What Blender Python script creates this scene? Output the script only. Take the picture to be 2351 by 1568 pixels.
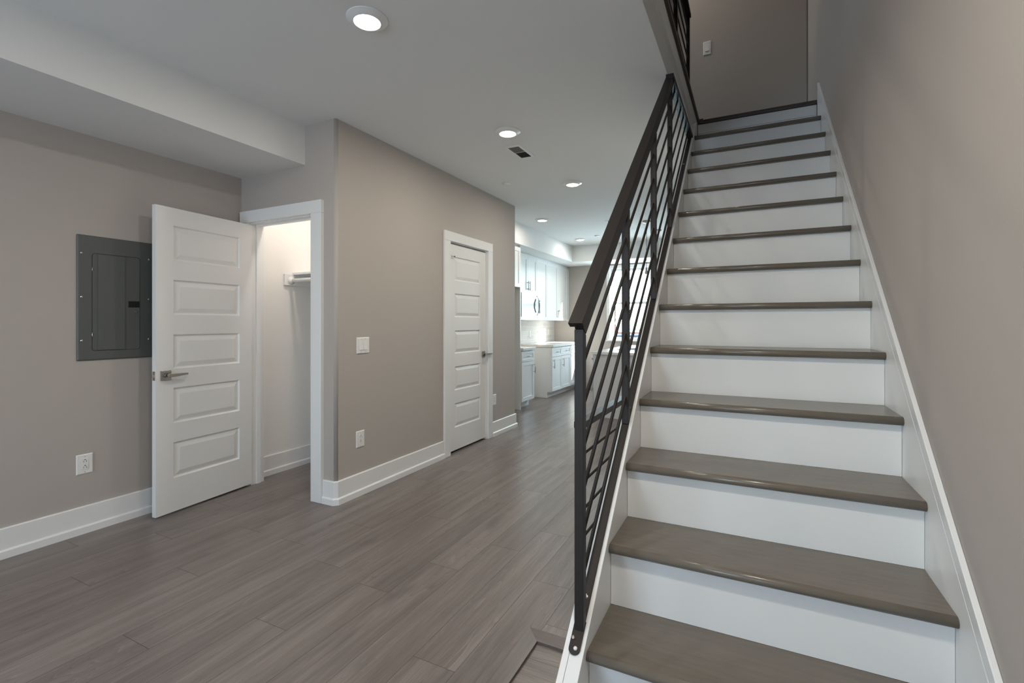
import bpy, bmesh, math, random
from math import sin, cos, pi, radians
from mathutils import Vector, Matrix

random.seed(7)
SC = bpy.context.scene
COL = SC.collection
for o in list(bpy.data.objects):
    bpy.data.objects.remove(o)

# ------------------------------------------------------------------ camera
YAW, FPX, HZ, CAMH = 0.4635, 1101.5, 741.6, 1.288
cam = bpy.data.cameras.new('camera')
cam.sensor_width = 36.0
cam.lens = 36.0 * FPX / 2351.0
cam.shift_y = -(784.0 - HZ) / 2351.0
cam.clip_start = 0.02
cam.clip_end = 300
camo = bpy.data.objects.new('camera', cam)
COL.objects.link(camo)
camo.location = (0, 0, CAMH)
camo.rotation_euler = (pi / 2, 0, YAW)
SC.camera = camo

# ------------------------------------------------------------------ exposure
SC.view_settings.view_transform = 'Standard'
SC.view_settings.look = 'None'
SC.view_settings.gamma = 1
SC.view_settings.use_curve_mapping = False
SC.view_settings.exposure = 0.0
SC.cycles.use_denoising = True
SC.cycles.max_bounces = 10
SC.cycles.diffuse_bounces = 6
SC.cycles.glossy_bounces = 4
SC.cycles.transmission_bounces = 6
SC.cycles.sample_clamp_indirect = 6.0
SC.cycles.caustics_reflective = False
SC.cycles.caustics_refractive = False

CAN_W, CAN_COL = 10.5, (1.0, 0.93, 0.81)
BACK_CAN_W, KITCHEN_CAN_W, ENTRY_CAN_W = 5.0, 4.0, 22.0
CLOSET_W, CLOSET_COL = 7.0, (1.0, 0.93, 0.87)
UPPER_CAN_W, UPPER_CAN_COL = 9.0, (1.0, 0.88, 0.77)
SKY_STRENGTH = 1.5
SUN_W = 38.0
DAY_COL = (0.66, 0.79, 1.0)
KITCHEN_DAY_COL = (0.68, 0.90, 1.0)
FRONT_DAY_W = 88.0
ENTRY_DAY_W = 12.0
KITCHEN_DAY_W = 85.0
UPPER_FILL_W = 10.0
UPPER_FILL_COL = (0.96, 0.97, 1.0)

# ------------------------------------------------------------------ world
W = bpy.data.worlds.new('sky')
SC.world = W
W.use_nodes = True
nt = W.node_tree
nt.nodes.clear()
wo = nt.nodes.new('ShaderNodeOutputWorld')
bg = nt.nodes.new('ShaderNodeBackground')
sky = nt.nodes.new('ShaderNodeTexSky')
sky.sky_type = 'NISHITA'
sky.sun_disc = False
sky.sun_elevation = radians(25)
sky.sun_rotation = radians(70)
mixw = nt.nodes.new('ShaderNodeMixRGB')
mixw.inputs[0].default_value = 0.65
mixw.inputs[2].default_value = (2.2, 2.4, 2.6, 1)
nt.links.new(sky.outputs[0], mixw.inputs[1])
nt.links.new(mixw.outputs[0], bg.inputs[0])
bg.inputs[1].default_value = SKY_STRENGTH
nt.links.new(bg.outputs[0], wo.inputs[0])

# ------------------------------------------------------------------ sun, window daylight and an added upstairs fill
def add_light(name, kind, loc, energy, color, parent=None, **kw):
    l = bpy.data.lights.new(name, kind)
    l.energy = energy
    l.color = color
    for k, v in kw.items():
        setattr(l, k, v)
    o = bpy.data.objects.new(name, l)
    COL.objects.link(o)
    o.location = loc
    if parent:
        o.parent = parent
    return o

def aim(o, d):
    o.rotation_euler = Vector(d).to_track_quat('-Z', 'Y').to_euler()

sun = add_light('sun', 'SUN', (6, 20, 12), SUN_W, (1.0, 0.97, 0.93), angle=radians(0.6))
aim(sun, (-1, -0.40, -0.50))
d1 = add_light('front_window_daylight', 'AREA', (-2.1, -2.95, 1.45), FRONT_DAY_W, DAY_COL, shape='RECTANGLE', size=2.0, size_y=1.7)
aim(d1, (0, 1, 0))
d2 = add_light('entry_door_daylight', 'AREA', (0.0, -2.95, 1.3), ENTRY_DAY_W, DAY_COL, shape='RECTANGLE', size=0.6, size_y=1.8)
aim(d2, (0, 1, 0))
d3 = add_light('kitchen_window_daylight', 'AREA', (-1.8, 9.75, 1.75), KITCHEN_DAY_W, KITCHEN_DAY_COL, shape='RECTANGLE', size=1.4, size_y=1.3)
aim(d3, (0, -1, -0.12))
d3.visible_camera = True
d4 = add_light('upstairs_soft_fill', 'AREA', (-4.05, 4.0, 4.45), UPPER_FILL_W, UPPER_FILL_COL, shape='RECTANGLE', size=1.3, size_y=1.4)  # added soft fill for landing and stairwell walls, behind an invented window
aim(d4, (1, 0, 0))

# ------------------------------------------------------------------ materials
def srgb(r, g, b):
    f = lambda v: (v / 12.92 if v <= 0.04045 else ((v + 0.055) / 1.055) ** 2.4)
    return (f(r / 255), f(g / 255), f(b / 255), 1)

def mat(name, color, rough=0.5, metal=0.0, spec=0.5, bump=0.0, bscale=200, var=0.0, vscale=3.0, stretch=(1, 1, 1), coat=0.0):
    m = bpy.data.materials.new(name)
    m.use_nodes = True
    n = m.node_tree
    p = n.nodes['Principled BSDF']
    p.inputs['Base Color'].default_value = color
    p.inputs['Roughness'].default_value = rough
    p.inputs['Metallic'].default_value = metal
    p.inputs['Specular IOR Level'].default_value = spec
    p.inputs['Coat Weight'].default_value = coat
    tc = n.nodes.new('ShaderNodeTexCoord')
    mp = n.nodes.new('ShaderNodeMapping')
    mp.inputs['Scale'].default_value = stretch
    n.links.new(tc.outputs['Object'], mp.inputs[0])
    if var > 0:
        nz = n.nodes.new('ShaderNodeTexNoise')
        nz.inputs['Scale'].default_value = vscale
        nz.inputs['Detail'].default_value = 5
        n.links.new(mp.outputs[0], nz.inputs[0])
        hs = n.nodes.new('ShaderNodeHueSaturation')
        hs.inputs['Color'].default_value = color
        mr = n.nodes.new('ShaderNodeMapRange')
        mr.inputs[1].default_value = 0.3
        mr.inputs[2].default_value = 0.7
        mr.inputs[3].default_value = 1 - var
        mr.inputs[4].default_value = 1 + var
        n.links.new(nz.outputs[0], mr.inputs[0])
        n.links.new(mr.outputs[0], hs.inputs['Value'])
        n.links.new(hs.outputs[0], p.inputs['Base Color'])
    if bump > 0:
        nb = n.nodes.new('ShaderNodeTexNoise')
        nb.inputs['Scale'].default_value = bscale
        nb.inputs['Detail'].default_value = 3
        n.links.new(mp.outputs[0], nb.inputs[0])
        bp = n.nodes.new('ShaderNodeBump')
        bp.inputs['Strength'].default_value = bump
        bp.inputs['Distance'].default_value = 0.002
        n.links.new(nb.outputs[0], bp.inputs['Height'])
        n.links.new(bp.outputs[0], p.inputs['Normal'])
    return m

def emit(name, color, strength):
    m = bpy.data.materials.new(name)
    m.use_nodes = True
    n = m.node_tree
    n.nodes.clear()
    e = n.nodes.new('ShaderNodeEmission')
    e.inputs[0].default_value = color
    e.inputs[1].default_value = strength
    o = n.nodes.new('ShaderNodeOutputMaterial')
    n.links.new(e.outputs[0], o.inputs[0])
    return m

M = {}
M['wall'] = mat('greige wall paint', (0.46, 0.415, 0.378, 1), 0.75, spec=0.25, bump=0.12, bscale=350)
M['ceil'] = mat('white ceiling paint', (0.79, 0.79, 0.78, 1), 0.85, spec=0.2, bump=0.08, bscale=300)
M['white'] = mat('white semi gloss trim paint', (0.80, 0.795, 0.78, 1), 0.32, spec=0.45, bump=0.03, bscale=60)
M['riser'] = mat('brushed white riser paint', (0.76, 0.75, 0.73, 1), 0.38, spec=0.45, bump=0.10, bscale=9, stretch=(1, 5, 9))
M['closetwall'] = mat('white closet paint', (0.84, 0.82, 0.79, 1), 0.7, spec=0.25, bump=0.06, bscale=300)
M['tread'] = mat('grey olive tread paint', srgb(108, 100, 90), 0.26, spec=0.5, bump=0.25, bscale=22, var=0.07, vscale=9, stretch=(1, 7, 7))
M['nosewood'] = mat('dark stained nosing wood', srgb(70, 60, 55), 0.4, var=0.15, vscale=8, stretch=(1, 8, 8))
M['rail'] = mat('dark bronze steel', (0.022, 0.0175, 0.0155, 1), 0.5, metal=0.0, spec=0.32, bump=0.12, bscale=220)
M['nickel'] = mat('brushed nickel', (0.42, 0.385, 0.35, 1), 0.3, metal=1.0)
M['chrome'] = mat('polished steel', (0.75, 0.74, 0.72, 1), 0.16, metal=1.0)
M['stainless'] = mat('stainless steel', (0.55, 0.56, 0.57, 1), 0.3, metal=1.0, bump=0.05, bscale=20, stretch=(1, 1, 30))
M['panel'] = mat('grey enamel steel', srgb(90, 92, 90), 0.48, spec=0.4, bump=0.04, bscale=400)
M['black'] = mat('black plastic', (0.01, 0.01, 0.011, 1), 0.4)
M['plastic'] = mat('white wall plate plastic', (0.80, 0.79, 0.77, 1), 0.35)
M['dark'] = mat('dark slot', (0.012, 0.010, 0.010, 1), 0.6)
M['cab'] = mat('white cabinet lacquer', (0.80, 0.81, 0.81, 1), 0.35, spec=0.45)
M['counter'] = mat('white quartz', (0.80, 0.79, 0.77, 1), 0.2, var=0.04, vscale=30)
M['island'] = mat('light grey island paint', (0.62, 0.61, 0.60, 1), 0.4)
M['grille'] = mat('grey vent shadow', (0.16, 0.16, 0.16, 1), 0.6)
M['copper'] = mat('brushed bronze faucet', (0.45, 0.33, 0.25, 1), 0.28, metal=1.0)
M['glassblack'] = mat('speckled black door glass', (0.022, 0.024, 0.03, 1), 0.15, spec=0.4, var=0.9, vscale=90)
M['lens'] = emit('warm led diffuser', (1.0, 0.90, 0.78, 1), 14.0)
M['filament'] = emit('glowing filament', (1.0, 0.45, 0.12, 1), 25.0)
M['fence'] = mat('red cedar fence', srgb(150, 112, 98), 0.8, var=0.2, vscale=5, stretch=(8, 1, 1))
M['asphalt'] = mat('pale pavement', (0.42, 0.42, 0.42, 1), 0.9, var=0.1)
M['carpaint'] = mat('blue car paint', srgb(70, 96, 130), 0.25, coat=0.6)
M['bark'] = mat('grey bark', srgb(110, 98, 90), 0.9, var=0.2, vscale=10)
M['rust'] = mat('raw wood end', srgb(150, 96, 58), 0.7)

def tile_mat():
    m = mat('white backsplash tile', (0.74, 0.74, 0.73, 1), 0.16, spec=0.5)
    n = m.node_tree
    p = n.nodes['Principled BSDF']
    tc = n.nodes.new('ShaderNodeTexCoord')
    sp = n.nodes.new('ShaderNodeSeparateXYZ')
    cb = n.nodes.new('ShaderNodeCombineXYZ')
    n.links.new(tc.outputs['Object'], sp.inputs[0])
    n.links.new(sp.outputs[1], cb.inputs[0])
    n.links.new(sp.outputs[2], cb.inputs[1])
    br = n.nodes.new('ShaderNodeTexBrick')
    br.inputs['Color1'].default_value = (0.72, 0.71, 0.69, 1)
    br.inputs['Color2'].default_value = (0.62, 0.61, 0.60, 1)
    br.inputs['Mortar'].default_value = (0.8, 0.8, 0.79, 1)
    br.inputs['Scale'].default_value = 1.0
    br.inputs['Mortar Size'].default_value = 0.003
    br.inputs['Brick Width'].default_value = 0.305
    br.inputs['Row Height'].default_value = 0.076
    n.links.new(cb.outputs[0], br.inputs[0])
    n.links.new(br.outputs[0], p.inputs['Base Color'])
    return m
M['tile'] = tile_mat()

def glass_mat():
    m = bpy.data.materials.new('clear window glass')
    m.use_nodes = True
    n = m.node_tree
    n.nodes.clear()
    o = n.nodes.new('ShaderNodeOutputMaterial')
    t = n.nodes.new('ShaderNodeBsdfTransparent')
    t.inputs[0].default_value = (0.95, 0.98, 0.98, 1)
    g = n.nodes.new('ShaderNodeBsdfGlossy')
    g.inputs['Roughness'].default_value = 0.02
    mx = n.nodes.new('ShaderNodeMixShader')
    mx.inputs[0].default_value = 0.06
    n.links.new(t.outputs[0], mx.inputs[1])
    n.links.new(g.outputs[0], mx.inputs[2])
    n.links.new(mx.outputs[0], o.inputs[0])
    return m
M['glass'] = glass_mat()

def plank_mat(name, axis, gain=1.0):
    """grey brown oak vinyl: per-plank tone from the 'plank' attribute, grain stretched along the plank"""
    m = bpy.data.materials.new(name)
    m.use_nodes = True
    n = m.node_tree
    L = n.links.new
    p = n.nodes['Principled BSDF']
    tc = n.nodes.new('ShaderNodeTexCoord')
    at = n.nodes.new('ShaderNodeAttribute')
    at.attribute_name = 'plank'
    sep = n.nodes.new('ShaderNodeSeparateXYZ')
    L(tc.outputs['Object'], sep.inputs[0])
    sc = n.nodes.new('ShaderNodeSeparateColor')
    L(at.outputs['Color'], sc.inputs[0])
    across, along = (0, 1) if axis == 'Y' else (1, 0)
    def coord(fa, fl, fr):
        a = n.nodes.new('ShaderNodeMath'); a.operation = 'MULTIPLY'; a.inputs[1].default_value = fa
        L(sep.outputs[across], a.inputs[0])
        b = n.nodes.new('ShaderNodeMath'); b.operation = 'MULTIPLY'; b.inputs[1].default_value = fl
        L(sep.outputs[along], b.inputs[0])
        c = n.nodes.new('ShaderNodeMath'); c.operation = 'MULTIPLY'; c.inputs[1].default_value = fr
        L(sc.outputs[0], c.inputs[0])
        v = n.nodes.new('ShaderNodeCombineXYZ')
        L(a.outputs[0], v.inputs[0]); L(b.outputs[0], v.inputs[1]); L(c.outputs[0], v.inputs[2])
        return v
    def noise(v, scale, detail, rough=0.5, dist=0.0):
        z = n.nodes.new('ShaderNodeTexNoise')
        z.inputs['Scale'].default_value = scale
        z.inputs['Detail'].default_value = detail
        z.inputs['Roughness'].default_value = rough
        z.inputs['Distortion'].default_value = dist
        L(v.outputs[0], z.inputs[0])
        return z
    def ramp(src, pts):
        r = n.nodes.new('ShaderNodeValToRGB')
        e = r.color_ramp.elements
        e[0].position, e[0].color = pts[0]
        e[1].position, e[1].color = pts[-1]
        for q, cc in pts[1:-1]:
            x = e.new(q); x.color = cc
        L(src, r.inputs[0])
        return r
    g1 = noise(coord(16, 0.9, 60), 1.0, 5, 0.6, 0.4)          # broad figure
    base = ramp(g1.outputs[0], [(0.28, srgb(104, 95, 91)), (0.5, srgb(121, 111, 106)), (0.72, srgb(136, 126, 121))])
    # cathedral rings : contour lines of a smooth stretched field
    g2 = noise(coord(7, 0.75, 90), 1.0, 1.5, 0.4, 0.35)
    k = n.nodes.new('ShaderNodeMath'); k.operation = 'MULTIPLY'; k.inputs[1].default_value = 24
    L(g2.outputs[0], k.inputs[0])
    fr = n.nodes.new('ShaderNodeMath'); fr.operation = 'FRACT'
    L(k.outputs[0], fr.inputs[0])
    rings = ramp(fr.outputs[0], [(0.0, (0.80, 0.79, 0.78, 1)), (0.20, (1, 1, 1, 1)), (0.76, (1, 1, 1, 1)), (0.92, (1.22, 1.22, 1.22, 1)), (1.0, (0.90, 0.89, 0.88, 1))])
    # mask so that only some areas show rings
    g4 = noise(coord(5, 0.8, 130), 1.0, 2)
    msk = ramp(g4.outputs[0], [(0.46, (0.12, 0.12, 0.12, 1)), (0.62, (0.9, 0.9, 0.9, 1))])
    mx = n.nodes.new('ShaderNodeMixRGB'); mx.blend_type = 'MIX'
    mx.inputs[1].default_value = (1, 1, 1, 1)
    L(msk.outputs[0], mx.inputs[0]); L(rings.outputs[0], mx.inputs[2])
    m1 = n.nodes.new('ShaderNodeMixRGB'); m1.blend_type = 'MULTIPLY'; m1.inputs[0].default_value = 1
    L(base.outputs[0], m1.inputs[1]); L(mx.outputs[0], m1.inputs[2])
    g3 = noise(coord(190, 7, 40), 1.0, 5, 0.65)
    fine = ramp(g3.outputs[0], [(0.32, (0.78, 0.78, 0.78, 1)), (0.68, (1.16, 1.16, 1.16, 1))])
    m2 = n.nodes.new('ShaderNodeMixRGB'); m2.blend_type = 'MULTIPLY'; m2.inputs[0].default_value = 0.8
    L(m1.outputs[0], m2.inputs[1]); L(fine.outputs[0], m2.inputs[2])
    # knots: dark smudges
    g5 = noise(coord(4.5, 1.6, 75), 1.0, 3)
    kn = ramp(g5.outputs[0], [(0.26, (0.68, 0.68, 0.70, 1)), (0.37, (1, 1, 1, 1))])
    m3 = n.nodes.new('ShaderNodeMixRGB'); m3.blend_type = 'MULTIPLY'; m3.inputs[0].default_value = 1
    L(m2.outputs[0], m3.inputs[1]); L(kn.outputs[0], m3.inputs[2])
    hs = n.nodes.new('ShaderNodeHueSaturation')
    mr = n.nodes.new('ShaderNodeMapRange'); mr.inputs[3].default_value = 0.93 * gain; mr.inputs[4].default_value = 1.06 * gain
    L(sc.outputs[1], mr.inputs[0]); L(mr.outputs[0], hs.inputs['Value'])
    L(m3.outputs[0], hs.inputs['Color'])
    L(hs.outputs[0], p.inputs['Base Color'])
    rr = n.nodes.new('ShaderNodeMapRange'); rr.inputs[3].default_value = 0.25; rr.inputs[4].default_value = 0.38
    L(g3.outputs[0], rr.inputs[0]); L(rr.outputs[0], p.inputs['Roughness'])
    bp = n.nodes.new('ShaderNodeBump'); bp.inputs['Strength'].default_value = 0.12; bp.inputs['Distance'].default_value = 0.001
    L(g3.outputs[0], bp.inputs['Height']); L(bp.outputs[0], p.inputs['Normal'])
    p.inputs['Specular IOR Level'].default_value = 0.45
    return m
M['plankY'] = plank_mat('grey brown oak planks', 'Y')
M['plankX'] = plank_mat('grey brown oak planks laid across', 'X')
M['stripY'] = plank_mat('dark oak reducer', 'Y', 0.66)
M['stripX'] = plank_mat('dark oak reducer with reflection in tone', 'X', 0.85)  # same wood as the other strip, reflection put into its lighter tone
M['gap'] = mat('dark plank joint', srgb(52, 45, 41), 0.8)

# ------------------------------------------------------------------ mesh helpers
class MB:
    """collects simple solids in one bmesh and links them as one object"""
    def __init__(s):
        s.bm = bmesh.new()
    def poly(s, pts):
        return s.bm.faces.new([s.bm.verts.new(p) for p in pts])
    def box(s, x0, x1, y0, y1, z0, z1, bev=0.0, seg=2):
        v = [s.bm.verts.new((x, y, z)) for z in (z0, z1) for y in (y0, y1) for x in (x0, x1)]
        fs = [(0, 2, 3, 1), (4, 5, 7, 6), (0, 1, 5, 4), (1, 3, 7, 5), (3, 2, 6, 7), (2, 0, 4, 6)]
        F = [s.bm.faces.new([v[i] for i in f]) for f in fs]
        if bev > 0:
            E = list({e for f in F for e in f.edges})
            bmesh.ops.bevel(s.bm, geom=E, offset=bev, segments=seg, profile=0.5, affect='EDGES')
        return s
    def prism(s, pts, axis, a, b):
        """extrude a 2-D outline along an axis: axis 'X' pts=(y,z); 'Y' pts=(x,z); 'Z' pts=(x,y)"""
        def P(q, t):
            return {'X': (t, q[0], q[1]), 'Y': (q[0], t, q[1]), 'Z': (q[0], q[1], t)}[axis]
        A = [s.bm.verts.new(P(q, a)) for q in pts]
        B = [s.bm.verts.new(P(q, b)) for q in pts]
        n = len(pts)
        s.bm.faces.new(A[::-1])
        s.bm.faces.new(B)
        for i in range(n):
            j = (i + 1) % n
            s.bm.faces.new([A[i], A[j], B[j], B[i]])
        return s
    def tube(s, pts, r, n=12, cap=True):
        pts = [Vector(p) for p in pts]
        rs = r if isinstance(r, (list, tuple)) else [r] * len(pts)
        rings = []
        up = None
        for i, p in enumerate(pts):
            t = (pts[min(i + 1, len(pts) - 1)] - pts[max(i - 1, 0)]).normalized()
            if up is None:
                up = Vector((0, 0, 1)) if abs(t.z) < 0.9 else Vector((1, 0, 0))
            a = t.cross(up).normalized()
            b = a.cross(t).normalized()
            up = b
            rings.append([s.bm.verts.new(p + a * rs[i] * cos(2 * pi * k / n) + b * rs[i] * sin(2 * pi * k / n)) for k in range(n)])
        for A, B in zip(rings, rings[1:]):
            for k in range(n):
                f = s.bm.faces.new([A[k], A[(k + 1) % n], B[(k + 1) % n], B[k]])
                f.smooth = True
        if cap:
            s.bm.faces.new(rings[0][::-1])
            s.bm.faces.new(rings[-1])
        return s
    def lathe(s, prof, c=(0, 0, 0), n=40, axis='Z', smooth=True):
        """prof: list of (radius, height)"""
        rings = []
        for r, h in prof:
            ring = []
            for k in range(n):
                a = 2 * pi * k / n
                x, y = r * cos(a), r * sin(a)
                q = {'Z': (x, y, h), 'X': (h, x, y), 'Y': (x, h, y)}[axis]
                ring.append(s.bm.verts.new((c[0] + q[0], c[1] + q[1], c[2] + q[2])))
            rings.append(ring)
        for A, B in zip(rings, rings[1:]):
            for k in range(n):
                f = s.bm.faces.new([A[k], A[(k + 1) % n], B[(k + 1) % n], B[k]])
                f.smooth = smooth
        s.bm.faces.new(rings[0][::-1])
        s.bm.faces.new(rings[-1])
        return s
    def build(s, name, m, parent=None, bevel=0.0, seg=2):
        bmesh.ops.recalc_face_normals(s.bm, faces=s.bm.faces)
        me = bpy.data.meshes.new(name)
        s.bm.to_mesh(me)
        s.bm.free()
        for q in (m if isinstance(m, list) else [m]):
            me.materials.append(q)
        o = bpy.data.objects.new(name, me)
        COL.objects.link(o)
        if parent:
            o.parent = parent
        if bevel > 0:
            b = o.modifiers.new('bevel', 'BEVEL')
            b.width = bevel
            b.segments = seg
            b.limit_method = 'ANGLE'
            b.angle_limit = radians(40)
        return o

def tag(o, label, cat, group=None):
    o['label'] = label
    o['category'] = cat
    if group:
        o['group'] = group
    return o

def thing(name, label, cat, loc=(0, 0, 0), rz=0, group=None):
    o = bpy.data.objects.new(name, None)
    o.empty_display_size = 0.1
    COL.objects.link(o)
    o.location = loc
    o.rotation_euler = (0, 0, rz)
    return tag(o, label, cat, group)

def struct(o, label=None):
    o['kind'] = 'structure'
    if label:
        o['label'] = label
    return o

def copy_tree(o, parent=None):
    c = o.copy()
    COL.objects.link(c)
    if parent:
        c.parent = parent
    for ch in list(o.children):
        copy_tree(ch, c)
    return c

# ------------------------------------------------------------------ main dimensions (metres)
XL, XP, XR = -3.675, -2.635, 0.452          # left wall, partition face, right wall
YC, YP2, YF, YB = 2.481, 5.352, 9.30, -2.60  # closet wall, partition end, far wall, wall behind camera
CEIL, SOF, UF, UC = 2.74, 2.4515, 2.955, 5.40
XO = -0.4405                                   # edge of the stairwell opening
YO = 0.90                                    # front end of the stairwell opening
YT = 5.05                                    # wall behind the top landing

# ------------------------------------------------------------------ floor
def plank_floor(name, rects, axis, row0, width, length, joints, m, z):
    bm = bmesh.new()
    lay = bm.loops.layers.float_color.new('plank')
    g = 0.0007
    for (x0, x1, y0, y1) in rects:
        a0, a1, l0, l1 = (x0, x1, y0, y1) if axis == 'Y' else (y0, y1, x0, x1)
        i = math.floor((a0 - row0) / width)
        while row0 + i * width < a1:
            b0, b1 = max(a0, row0 + i * width), min(a1, row0 + (i + 1) * width)
            j0 = joints.get(i, (i * 0.6180339 % 1) * length)
            j = math.floor((l0 - j0) / length)
            while j0 + j * length < l1:
                c0, c1 = max(l0, j0 + j * length), min(l1, j0 + (j + 1) * length)
                rnd = random.Random(i * 131 + j * 17 + 5)
                col = (rnd.random(), rnd.random(), rnd.random(), 1)
                if c1 - c0 > 0.004 and b1 - b0 > 0.004:
                    bl = b0 + (g if abs(b0 - row0 - i * width) < 1e-6 else 0)
                    bh = b1 - (g if abs(b1 - row0 - (i + 1) * width) < 1e-6 else 0)
                    cl = c0 + (g if abs(c0 - j0 - j * length) < 1e-6 else 0)
                    ch = c1 - (g if abs(c1 - j0 - (j + 1) * length) < 1e-6 else 0)
                    q = [(bl, cl), (bh, cl), (bh, ch), (bl, ch)]
                    if axis == 'X':
                        q = [(y, x) for x, y in q][::-1]
                    f = bm.faces.new([bm.verts.new((x, y, z)) for x, y in q])
                    for lp in f.loops:
                        lp[lay] = col
                j += 1
            i += 1
    for (x0, x1, y0, y1) in rects:      # dark sub-base seen in the joints
        v = [bm.verts.new((x, y, zz)) for zz in (z - 0.06, z - 0.0006) for y in (y0, y1) for x in (x0, x1)]
        for f in [(0, 2, 3, 1), (4, 5, 7, 6), (0, 1, 5, 4), (1, 3, 7, 5), (3, 2, 6, 7), (2, 0, 4, 6)]:
            bm.faces.new([v[k] for k in f]).material_index = 1
    me = bpy.data.meshes.new(name)
    bm.to_mesh(me)
    bm.free()
    me.materials.append(m)
    me.materials.append(M['gap'])
    o = bpy.data.objects.new(name, me)
    COL.objects.link(o)
    return struct(o)

PW = 0.1918
plank_floor('floor', [(-3.72, -0.842, YB, YF), (-0.842, 0.452, 1.85, YF)], 'Y', -0.788 - 20 * PW, PW, 1.246,
            {19: 2.20, 18: 2.735, 17: 2.441, 16: 2.11, 15: 1.786, 14: 2.62, 13: 3.1, 12: 2.3, 11: 1.95, 20: 1.9}, M['plankY'], 0.0)
plank_floor('floor', [(-0.842, 0.452, YB, 1.85)], 'X', 1.699 - 30 * PW, PW, 1.246, {}, M['plankX'], -0.015)

# reducer strips around the lowered entry floor
z0 = -0.0145
mb = MB()
def strip_face(mb, o, i, o2, i2):
    # o..o2 outer edge (floor side), i..i2 inner edge (entry side); sloped strip with a small front lip
    A = [(*o, 0.0025), (*o2, 0.0025), (*i2, -0.004), (*i, -0.004)]
    mb.poly(A)
    mb.poly([(*i, -0.004), (*i2, -0.004), (*i2, z0), (*i, z0)])
    mb.poly([(*o, 0.0025), (*o2, 0.0025), (*o2, z0), (*o, z0)])
    mb.poly([(*o, z0), (*o2, z0), (*i2, z0), (*i, z0)])
strip_face(mb, (-0.842, 1.85), (-0.780, 1.788), (-0.842, YB), (-0.780, YB))
struct(mb.build('trim_1', M['stripY']), 'dark wood reducer strip running beside the sunken entry floor')
mb = MB()
strip_face(mb, (-0.842, 1.85), (-0.780, 1.788), (-0.4595, 1.85), (-0.4595, 1.788))
struct(mb.build('trim_2', M['stripX']), 'wood reducer strip mitred across the end of the sunken entry floor')

# ------------------------------------------------------------------ walls
def wall_hole(name, axis, t0, t1, a0, a1, z0, z1, holes, m):
    """wall slab between t0..t1 on one axis, a0..a1 along the other, with rectangular holes (a,b,z,zz)"""
    mb = MB()
    A = sorted({a0, a1, *[h[0] for h in holes], *[h[1] for h in holes]})
    Z = sorted({z0, z1, *[h[2] for h in holes], *[h[3] for h in holes]})
    solid = lambda i, j: 0 <= i < len(A) - 1 and 0 <= j < len(Z) - 1 and not any(h[0] <= A[i] and A[i + 1] <= h[1] and h[2] <= Z[j] and Z[j + 1] <= h[3] for h in holes)
    vs = {}
    def V(t, a, z):
        k = (t, a, z)
        if k not in vs:
            vs[k] = mb.bm.verts.new((t, a, z) if axis == 'X' else (a, t, z))
        return vs[k]
    for i in range(len(A) - 1):
        for j in range(len(Z) - 1):
            if not solid(i, j):
                continue
            p, q, r, s_ = A[i], A[i + 1], Z[j], Z[j + 1]
            for t in (t0, t1):
                mb.bm.faces.new([V(t, p, r), V(t, q, r), V(t, q, s_), V(t, p, s_)])
            if not solid(i - 1, j): mb.bm.faces.new([V(t0, p, r), V(t0, p, s_), V(t1, p, s_), V(t1, p, r)])
            if not solid(i + 1, j): mb.bm.faces.new([V(t0, q, r), V(t0, q, s_), V(t1, q, s_), V(t1, q, r)])
            if not solid(i, j - 1): mb.bm.faces.new([V(t0, p, r), V(t0, q, r), V(t1, q, r), V(t1, p, r)])
            if not solid(i, j + 1): mb.bm.faces.new([V(t0, p, s_), V(t0, q, s_), V(t1, q, s_), V(t1, p, s_)])
    return struct(mb.build(name, m))

UFILL_HOLE = (3.3, 4.7, 3.75, 5.1)  # opening made up to let the upstairs fill in
wall_hole('wall_left', 'X', XL - 0.12, XL, YB, YF, -0.02, UC, [UFILL_HOLE], M['wall'])
wall_hole('wall_right', 'X', XR, XR + 0.12, YB, YF, -0.08, UC, [], M['wall'])
KW = (-2.50, -1.10, 0.955, 2.36)             # kitchen window opening
wall_hole('wall_back', 'Y', YF, YF + 0.14, XL - 0.12, XR + 0.12, -0.02, UC, [KW], M['wall'])
FW = (-3.0, -1.2, 0.7, 2.2)
EW = (-0.28, 0.30, 0.25, 2.05)
wall_hole('wall_front', 'Y', YB - 0.14, YB, XL - 0.12, XR + 0.12, -0.08, UC, [FW, EW], M['wall'])

# partition: closet wall with a doorway, bullnose corner, hall wall with a second doorway
J1L, J1R, JT = -3.578, -2.848, 2.092          # closet doorway
D2A, D2B = 3.90, 4.648                        # hall doorway
T = 0.115
mb = MB()
R = 0.022
arc = [(XP - R + R * sin(a), YC + R - R * cos(a)) for a in [radians(90 * k / 8) for k in range(9)]]
mb.prism([(J1R, YC)] + arc + [(XP, D2A), (XP - T, D2A), (XP - T, YC + T), (J1R, YC + T)], 'Z', -0.01, CEIL)
mb.box(J1L, J1R, YC, YC + T, JT, CEIL)
mb.box(XL, J1L, YC, YC + T, -0.01, CEIL)
mb.box(XP - T, XP, D2A, D2B, JT, CEIL)
mb.prism([(XP, D2B), (XP, YP2), (XL, YP2), (XL, YP2 - T), (XP - T, YP2 - T), (XP - T, D2B)], 'Z', -0.01, CEIL)
wp = mb.build('wall_partition', M['wall'])
for f in wp.data.polygons:
    n = f.normal
    if abs(n.z) < 0.1 and min(abs(n.x), abs(n.y)) > 0.01:
        f.use_smooth = True
struct(wp)
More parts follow.
